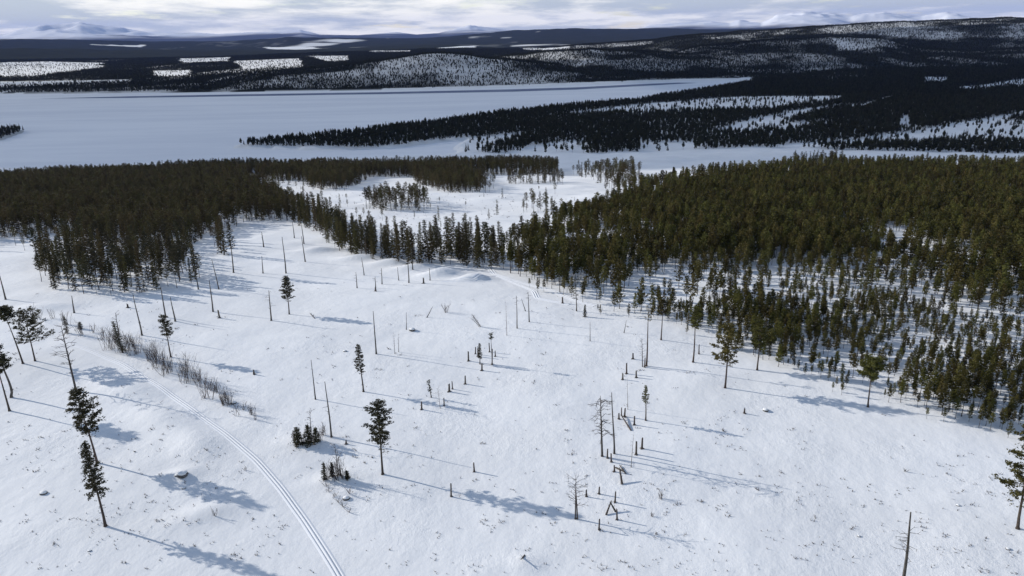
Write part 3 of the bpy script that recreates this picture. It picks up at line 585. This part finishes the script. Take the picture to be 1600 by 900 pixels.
for a in [((518, 683), (508, 596), 'tall dead trunk with small side twigs near the spruce clump', 1.5, 7, (.3, .6), .9), ((493, 624), (486, 562), 'slim dead pole above the spruce clump', 1.1), ((588, 553), (583, 486), 'bare dead pole on the open upper snowfield', 1.3),
          ((1411, 912), (1424, 800), 'dead trunk with crooked branches at the bottom right', 2.4, 18, (.4, .75), 1.6), ((18, 621), (3, 556), 'crooked dead trunk at the left picture edge', 1.7, 5, (.8, 1), 1.5, None, .03), ((222, 524), (208, 460), 'dead pole behind the brushy ditch with tiny twigs', 1.2, 5, (.4, .9), .5),
          ((274, 502), (266, 464), 'short dead pole above the small crowned pine', 1.2), ((259, 496), (251, 448), 'dead pole touching the lower rim of the grove', 1.2), ((333, 487), (327, 438), 'lone dead pole right of the grove', 1.2), ((424, 501), (420, 454), 'forked dead tree left of the dark dense pine', 1.3, 9, (.35, .95), 1.1),
          ((447, 427), (441, 370), 'tall dead pole below the tree belt', 1.1), ((477, 409), (471, 369), 'dead pole right of the tall pole below the tree belt', 1.0), ((475, 381), (471, 350), 'dead pole close under the tree belt edge', .9), ((460, 372), (457, 346), 'thin dead pole at the far corner of the upper snowfield', .8),
          ((412, 386), (409, 362), 'short dead pole with a side branch beyond the grove', 1.0, 3, (.5, .9), .9), ((411, 427), (409, 400), 'short dead pole between grove and tall pole', .9), ((569, 430), (565, 402), 'thin dead pole under the snow mounds', .8, 3, (.4, .9), .5), ((558, 450), (556, 425), 'twiggy dead pole left below the snow mounds', .9, 7, (.4, .9), .7),
          ((587, 450), (586, 432), 'short forked dead stem below the snow mounds', .9, 5, (.5, 1), .8), ((597, 444), (596, 419), 'slim twiggy dead stem right of the short forked stem', .9, 6, (.5, 1), .7), ((623, 438), (621, 417), 'thin dead stem before the middle snow mound', .7), ((639, 442), (637, 400), 'taller dead pole before the belt with a top twig', 1.0, 3, (.5, .95), .5),
          ((672, 438), (671, 419), 'small dead stem before the biggest snow mound', .8), ((645, 421), (642, 386), 'dead pole standing against the tree belt', 1.0), ((808, 513), (807, 462), 'thin dead birch with fine top twigs near sledge trail', .9, 6, (.7, 1), .8), ((827, 503), (825, 456), 'second thin dead birch nearer the sledge trail', .9, 6, (.7, 1), .8),
          ((821, 486), (815, 467), 'short leaning dead stem between the two thin birches', .7), ((922, 533), (922, 503), 'isolated thin pale pole below the plantation corner', .6), ((975, 520), (979, 500), 'thin leaning stem at the plantation rim', .6), ((960, 709), (956, 613), 'tall dead trunk right beside the drooping birch', 1.5, 5, (.5, .95), .5),
          ((635, 515), (635, 488), 'thin pole rising behind the snowy boulder', .6), ((116, 489), (112, 462), 'dead pole below the left rim of the grove', 1.1), ((9, 468), (-2, 425), 'dead pole by the left picture edge near the forest', 1.1), ((667, 496), (676, 479), 'slanting dead stem on the open upper snowfield', .7), ((310, 452), (303, 415), 'dead pole at the lower right of the grove', .9), ((342, 452), (331, 405), 'long thin dead pole right of the grove', .9)]:
    snag(*a)

def birch(base, top, wpx, label, n=26, stems=1, m=None, droop=.25, r=1.3):
    SEED[0] += 1; s = SEED[0]; R = random.Random(s); e, h = root('birch_tree', base, top, label, 'birch')
    dist = (Vector((0, 0, CAM_Z)) - e.location).length; L = wpx / FPX * dist / 2; rr = r / FPX * dist; tb, cmb = MB(), MB()
    for k in range(stems):
        f = 1 - .12 * k; lean = Vector((R.uniform(-.06, .06), R.uniform(-.06, .06), 0)) * h * (k > 0)
        tb.tube([(.3 * k, 0, -.3), (.3 * k, 0, .4), Vector((.35 * k, 0, h * .5 * f)) + lean * .5, Vector((.35 * k, 0, h * f)) + lean], [rr * 1.7, rr, rr * .7, rr * .2], 6)
    branches(cmb, h, .3, .98, n, L, s, rr * .3, .55, 4, droop)
    link('trunk', tb.mesh('trunk', [m or M_DEAD]), e); link('twigs', cmb.mesh('twigs', [m or M_TWIG]), e)
birch((941, 713), (938, 618), 34, 'bare drooping birch beside the tall dead trunk and stumps', 40, 1, None, .5, 1.7)
birch((899, 811), (900, 746), 30, 'twin stemmed bare birch in the shadow of the large pine', 34, 2, None, .1, 1.2)
birch((119, 611), (96, 512), 30, 'bare birch with a twig crown behind the bushy topped pine', 26, 1, None, .2, 1.5)
birch((688, 638), (684, 607), 14, 'pale small birch beside the little spruce sapling', 16, 1, M_BIRCH, .1, .5)
birch((792, 524), (790, 469), 8, 'very thin pale birch on the upper snowfield', 12, 1, M_BIRCH, .2, .5)
birch((617, 553), (615, 520), 8, 'left of two thin pale birches on the upper snowfield', 12, 1, M_BIRCH, .2, .5)
birch((623, 550), (622, 519), 5, 'straighter of two thin pale birches on the upper snowfield', 7, 1, M_BIRCH, .2, .5)
birch((1004, 573), (1003, 528), 11, 'small twiggy birch at the top of the stump row', 20, 1, M_TWIG, .1, .7)
birch((981, 640), (980, 590), 6, 'thin pale birch stem inside the stump row', 10, 1, M_BIRCH, .1, .5)
birch((986, 730), (990, 678), 6, 'thin pale birch stem below the small scruffy pine', 10, 1, M_BIRCH, .1, .6)
birch((186, 524), (180, 488), 12, 'slim bare birch rising from the brushy ditch', 14, 1, None, .1, .8)
birch((487, 690), (484, 640), 14, 'slim bare birch rising out of the spruce clump', 20, 1, None, .1, .8)
birch((529, 742), (523, 693), 14, 'slim bare birch on the mound beside the ski track', 22, 2, None, .1, .8)

def shrub(base, hpx, label, group, n=14, spread=.45, lean=0.0):
    SEED[0] += 1; R = random.Random(SEED[0]); b = hit([base])[0]; dist = np.linalg.norm(b - [0, 0, CAM_Z]); h = hpx / FPX * dist * 1.05
    if hpx < 14: spread, n = max(spread, 1.0), max(4, n // 2)
    mb = MB()
    for i in range(n):
        az = R.random() * 6.28; sp_ = R.uniform(.1, spread); hh_ = h * R.uniform(.5, 1.05); o = Vector((R.gauss(0, .25), R.gauss(0, .25), -.1)) * h * .35; o.z = -.1
        tp = o + Vector((math.cos(az) * sp_ * hh_ + lean * hh_, math.sin(az) * sp_ * hh_, hh_)); md = o.lerp(tp, .5) + Vector((R.gauss(0, .04), R.gauss(0, .04), .04)) * h
        mb.tube([o, md, tp], [.035, .026, .012], 3, 0, False)
        for _ in range(4):
            q = o.lerp(tp, R.uniform(.35, .95)); a2 = R.random() * 6.28; l2 = h * R.uniform(.12, .28); mb.tube([q, q + Vector((math.cos(a2) * l2 * .6, math.sin(a2) * l2 * .6, l2))], [.018, .009], 3, 0, False)
    o = link('birch_shrub', mb.mesh('birch_shrub', [M_TWIG]), label=label, cat='shrub', group=group); o.location = b
R = random.Random(4)
for (a, b), (c, d), n, hp in [((100, 512), (135, 520), 4, 18), ((172, 538), (214, 554), 12, 28), ((235, 568), (262, 582), 8, 32), ((268, 578), (300, 600), 7, 30), ((305, 598), (345, 624), 9, 28), ((345, 624), (398, 650), 7, 22)]:
    for i in range(n):
        t = (i + .5) / n; shrub((a + (c - a) * t + R.uniform(-10, 10), b + (d - b) * t + R.uniform(-8, 9)), hp * R.uniform(.5, 1.5), 'leafless birch shrub in the brushy ditch along the ski track', 'shrubs of the brushy ditch', R.randint(5, 15))
for x, y, hp in [(62, 500, 18), (82, 498, 16), (50, 497, 20), (145, 520, 14), (160, 530, 18), (30, 500, 14)]: shrub((x, y), hp, 'thin leafless shrub at the upper end of the ditch near the broad pine', 'shrubs at the upper end of the ditch', 8)
for x, y, hp in [(460, 690, 16), (474, 692, 22), (488, 693, 26), (499, 688, 18), (505, 680, 22), (455, 683, 12)]: shrub((x, y), hp, 'leafless shrub around the spruce clump near the ski track', 'shrubs around the spruce clump', 12)
for x, y, hp in [(512, 746, 24), (522, 745, 34), (531, 744, 30), (537, 747, 20), (526, 750, 22), (514, 768, 10), (522, 776, 10), (530, 785, 11), (538, 792, 10), (545, 770, 12), (545, 800, 9), (510, 760, 9)]: shrub((x, y), hp, 'leafless shrub on the snowy mound beside the ski track', 'shrubs on the mound', 10)
shrub((697, 488), 17, 'fan shaped bare shrub alone on the upper snowfield', None, 12, .6); shrub((750, 510), 20, 'bare shrub leaning to one side on the upper snowfield', None, 10, .35, -.7); shrub((1033, 779), 14, 'small dark shrub alone right of the lowest stumps', None, 9, .5); shrub((1415, 737), 7, 'low dark shrub alone on the lower snowfield', None, 10, .9); shrub((1019, 808), 9, 'low spreading shrub beside the lowest stump shadows', None, 10, .9); shrub((383, 735), 8, 'low shrub between ski track and snowy rocks', None, 6, .8); shrub((335, 806), 12, 'low twiggy shrub in the snow near the long tree shadow', None, 10, 1.0)

ST = [((741, 737), 13, 'single high stump in the middle of the lower snowfield'), ((705, 776), 19, 'high stump whose shadow lies below the large pine shadow'), ((936, 828), 15, 'lowest high stump, inside the large pine shadow'), ((964, 812), 16, 'high stump just below the broken stump tripod'),
      ((961, 785), 16, 'high stump just above the broken stump tripod'), ((936, 772), 11, 'middle one of three stumps right of the twin birch'), ((916, 776), 10, 'high stump closest to the twin stemmed birch'), ((960, 737), 9, 'short stump left of the fallen branches'),
      ((955, 722), 12, 'stump directly below the tall dead trunk'), ((949, 716), 14, 'stump between drooping birch and tall dead trunk'), ((994, 710), 19, 'thick tall stump right of the tall dead trunk'), ((1003, 701), 16, 'thick stump just behind the thick tall stump'), ((967, 655), 9, 'shortest of three stumps at the slanting log'),
      ((971, 650), 12, 'thin middle stump of three at the slanting log'), ((976, 651), 12, 'rightmost of three stumps at the slanting log'), ((991, 664), 13, 'stump between slanting log and scruffy pine'), ((994, 590), 9, 'stump set apart to the right in the upper stump row'), ((973, 593), 9, 'short stump at the foot of the upper stump row'),
      ((979, 584), 15, 'tallest stump of the upper stump row'), ((989, 561), 8, 'highest placed short stump of the upper stump row'), ((1007, 574), 14, 'stump touching the very thin tall pine'), ((1092, 553), 13, 'high stump beside the tall thin pine at forest rim'), ((732, 564), 14, 'leftmost stump of the middle cluster'),
      ((747, 557), 12, 'stump close behind the small pointed pine'), ((743, 553), 10, 'thin stump at the back of the middle cluster'), ((765, 550), 13, 'stump left of the thin pole pine'), ((774, 557), 8, 'short stump right of the thin pole pine'), ((753, 579), 10, 'front stump of the middle cluster'), ((769, 569), 22, 'tall stump at the foot of the thin pole pine'),
      ((702, 612), 11, 'thick front stump of the pair above the pale birch'), ((707, 608), 11, 'thin rear stump of the pair above the pale birch'), ((727, 600), 11, 'single stump right of the stump pair'), ((659, 640), 11, 'single stump left of the pale small birch'), ((694, 634), 11, 'thin stump beside the pale small birch'),
      ((541, 694), 5, 'tiny stump right of the tall dead trunk and spruce clump'), ((1163, 646), 7, 'small stump on the open snow left of the snowy stone'), ((879, 474), 9, 'stump at the sledge trail near the plantation'), ((343, 497), 11, 'stump right of the lone dead pole'), ((397, 585), 6, 'short stump alone above the brushy ditch end'), ((200, 481), 5, 'tiny stump below the grove'), ((662, 443), 8, 'small stump below the biggest snow mound'), ((587, 455), 5, 'tiny stump above the bare dead pole')]
for i, ((x, y), hp, lab) in enumerate(ST):
    R = random.Random(700 + i); b = hit([(x, y)])[0]; dist = np.linalg.norm(b - [0, 0, CAM_Z]); h = hp / FPX * dist * 1.12; r = (1.2 if 'thin' not in lab else .85) / FPX * dist * (1.25 if 'thick' in lab else 1)
    mb = MB(); n = 9; lx_, ly_ = R.uniform(-.04, .04) * h, R.uniform(-.04, .04) * h
    mb.tube([(0, 0, -.3), (0, 0, .12), (0, 0, .4), (lx_ * .6, ly_ * .6, h * .6), (lx_, ly_, h)], [r * 1.9, r * 1.3, r * 1.05, r * .95, r * .85], n)
    for k in range(n): mb.v[-1 - k] = mb.v[-1 - k] + Vector((0, 0, R.uniform(-.12, .22)))
    for k in range(4):
        a = R.random() * 6.28; mb.tube([(0, 0, .2), (math.cos(a) * r * 3.4, math.sin(a) * r * 3.4, -.1)], [r * .7, r * .25], 4)
    o = link('tree_stump', mb.mesh('tree_stump', [M_STUMP]), label=lab, cat='stump', group='high stumps on the snowfield'); o.location = b
def log(p0, p1, z1, label, r=.13):
    a, b = hit([p0, p1]); mb = MB(); v = Vector(b - a) + Vector((0, 0, z1)); mb.tube([(0, 0, .05), v * .5 + Vector((0, 0, .03)), v], [r * 1.2, r, r * .6], 7)
    for f, s in ((.4, 1), (.6, -1), (.8, 1)): mb.tube([v * f, v * f + Vector((.25 * s, .3, .35))], [.04, .02], 4)
    o = link('fallen_log', mb.mesh('fallen_log', [M_STUMP]), label=label, cat='log'); o.location = a
log((986, 673), (970, 652), .6, 'slanting log leaning against three stumps'); log((972, 757), (968, 746), 1.5, 'short leaning trunk below the fallen branches', .17); log((962, 731), (975, 739), .3, 'fallen branch lying by the short stump'); log((978, 741), (968, 728), .2, 'second fallen branch crossing the first one', .1)
log((947, 805), (955, 793), 1.2, 'left leg of the broken stump tripod'); log((962, 800), (953, 795), 1.2, 'right leg of the broken stump tripod'); log((820, 868), (814, 879), .5, 'broken branch on the snowy hummock at the bottom edge', .09); log((492, 498), (484, 490), .2, 'small fallen branch near the dark dense pine', .08)

def boulder(px, wpx, label, seed):
    R = np.random.default_rng(seed); b = hit([px])[0]; dist = np.linalg.norm(b - [0, 0, CAM_Z]); r = wpx / FPX * dist / 2
    e = link('boulder', None, label=label, cat='boulder'); e.location = b
    def lump(sx, sz, oz, cut, off):
        mb = MB(); n, k = 14, 8
        for i in range(k + 1):
            ph = math.pi * i / k
            for j in range(n):
                a = 2 * math.pi * j / n; d = np.array([math.sin(ph) * math.cos(a), math.sin(ph) * math.sin(a), math.cos(ph)])
                q = 1 + .5 * fbm(np.array([d[0] * 1.3 + seed + d[2]]), np.array([d[1] * 1.3 - d[2]]), 1.0, 3)[0]
                mb.v.append(Vector((d[0] * r * sx * q, d[1] * r * sx * q, max(d[2] * r * sz * q, cut * r) + oz * r)))
        for i in range(k):
            for j in range(n): mb.f.append((i * n + j, i * n + (j + 1) % n, (i + 1) * n + (j + 1) % n, (i + 1) * n + j)); mb.m.append(0)
        return mb
    link('stone', lump(1, .55, .05, -.5, 0).mesh('stone', [M_ROCK]), e); link('snow_cap', lump(.86, .34, .36, -.22, 1).mesh('snow_cap', [M_SNOW], True), e)
for i, a in enumerate([((285, 742), 16, 'dark snow capped boulder between the bushy pine and ski track'), ((276, 743), 6, 'small stone beside the dark snow capped boulder'), ((644, 515), 10, 'snow capped boulder on the upper snowfield'), ((1196, 641), 9, 'pale snow capped stone on the open snow before the young stand'), ((541, 779), 11, 'round snow covered boulder below the mound'),
                       ((68, 771), 10, 'dark low stone in the snow at left'), ((287, 763), 6, 'small dark stone just below the snow capped boulder'), ((140, 861), 5, 'small dark stone near the bottom left corner'), ((365, 630), 9, 'snow capped boulder in the brushy ditch'), ((1575, 858), 6, 'small dark stone near the bottom right corner'), ((539, 549), 6, 'dark little stone above the slim dead pole'), ((1497, 790), 5, 'dark little stone by a snow hump on the lower right'), ((1342, 838), 5, 'dark little stone left of the crooked dead trunk')]): boulder(*a, 50 + i)

# heather, twigs and grass tips poking through the snow, far too many to count
mb = MB(); R = random.Random(9)
spots = []
while len(spots) < 900:
    x, y = R.uniform(0, 1600), 440 + 460 * R.random() ** .8
    if y < 500 + max(0, (x - 950)) * .33 and x > 900: continue
    if abs(x - np.interp(y, [532, 568, 604, 640, 676, 718, 764, 812, 858, 902], [95, 190, 250, 300, 350, 400, 440, 475, 505, 532])) < 26: continue
    if R.random() > .25 + 1.3 * max(0, vnoise(np.array([x / 70.]), np.array([y / 45.]))[0] - .35): continue
    spots.append((x, y))
clr = [(415, 292), (560, 302), (760, 304), (900, 302), (890, 322), (780, 345), (680, 366), (560, 348), (500, 328), (440, 305)]
while len(spots) < 1300:
    x, y = R.uniform(410, 900), R.uniform(292, 366)
    if inside(clr, np.array([x]), np.array([y]))[0]: spots.append((x, y))
SP_ = hit(spots)
for b in SP_:
    k = R.choice((1, 1, 1, 2, 2, 3, 5)); s = R.uniform(.12, .34) * (2.2 if b[1] > 300 else 1)
    for _ in range(k):
        o = Vector(b) + Vector((R.gauss(0, .35), R.gauss(0, .35), -.03))
        for _ in range(R.choice((2, 3, 4))): mb.tube([o, o + Vector((R.gauss(0, .5), R.gauss(0, .5), R.uniform(.5, 1.3))) * s], [.035, .012], 3, 0, False)
link('heather', mb.mesh('heather', [M_TWIG]), kind='stuff', label='scattered dry heather tips and twigs poking through the snow', cat='heather')

# ------------------------------------------------------------------ the hazy air
bx0, bx1, by0, by1, bz0, bz1 = -60000, 60000, -400, 60000, -250, 1250
mb = MB(); mb.v = [Vector((x, y, z)) for z in (bz0, bz1) for y in (by0, by1) for x in (bx0, bx1)]
mb.f = [(0, 2, 3, 1), (4, 5, 7, 6), (0, 1, 5, 4), (2, 6, 7, 3), (0, 4, 6, 2), (1, 3, 7, 5)]; mb.m = [0] * 6
hm, t, o = mat('haze'); pv = N(t, 'ShaderNodeVolumePrincipled'); pv.inputs['Color'].default_value = (0.24, 0.38, 1.0, 1); pv.inputs['Density'].default_value = 0.95e-5; pv.inputs['Anisotropy'].default_value = 0.0
t.links.new(pv.outputs[0], o.inputs['Volume'])
link('haze', mb.mesh('haze', [hm]), kind='stuff')
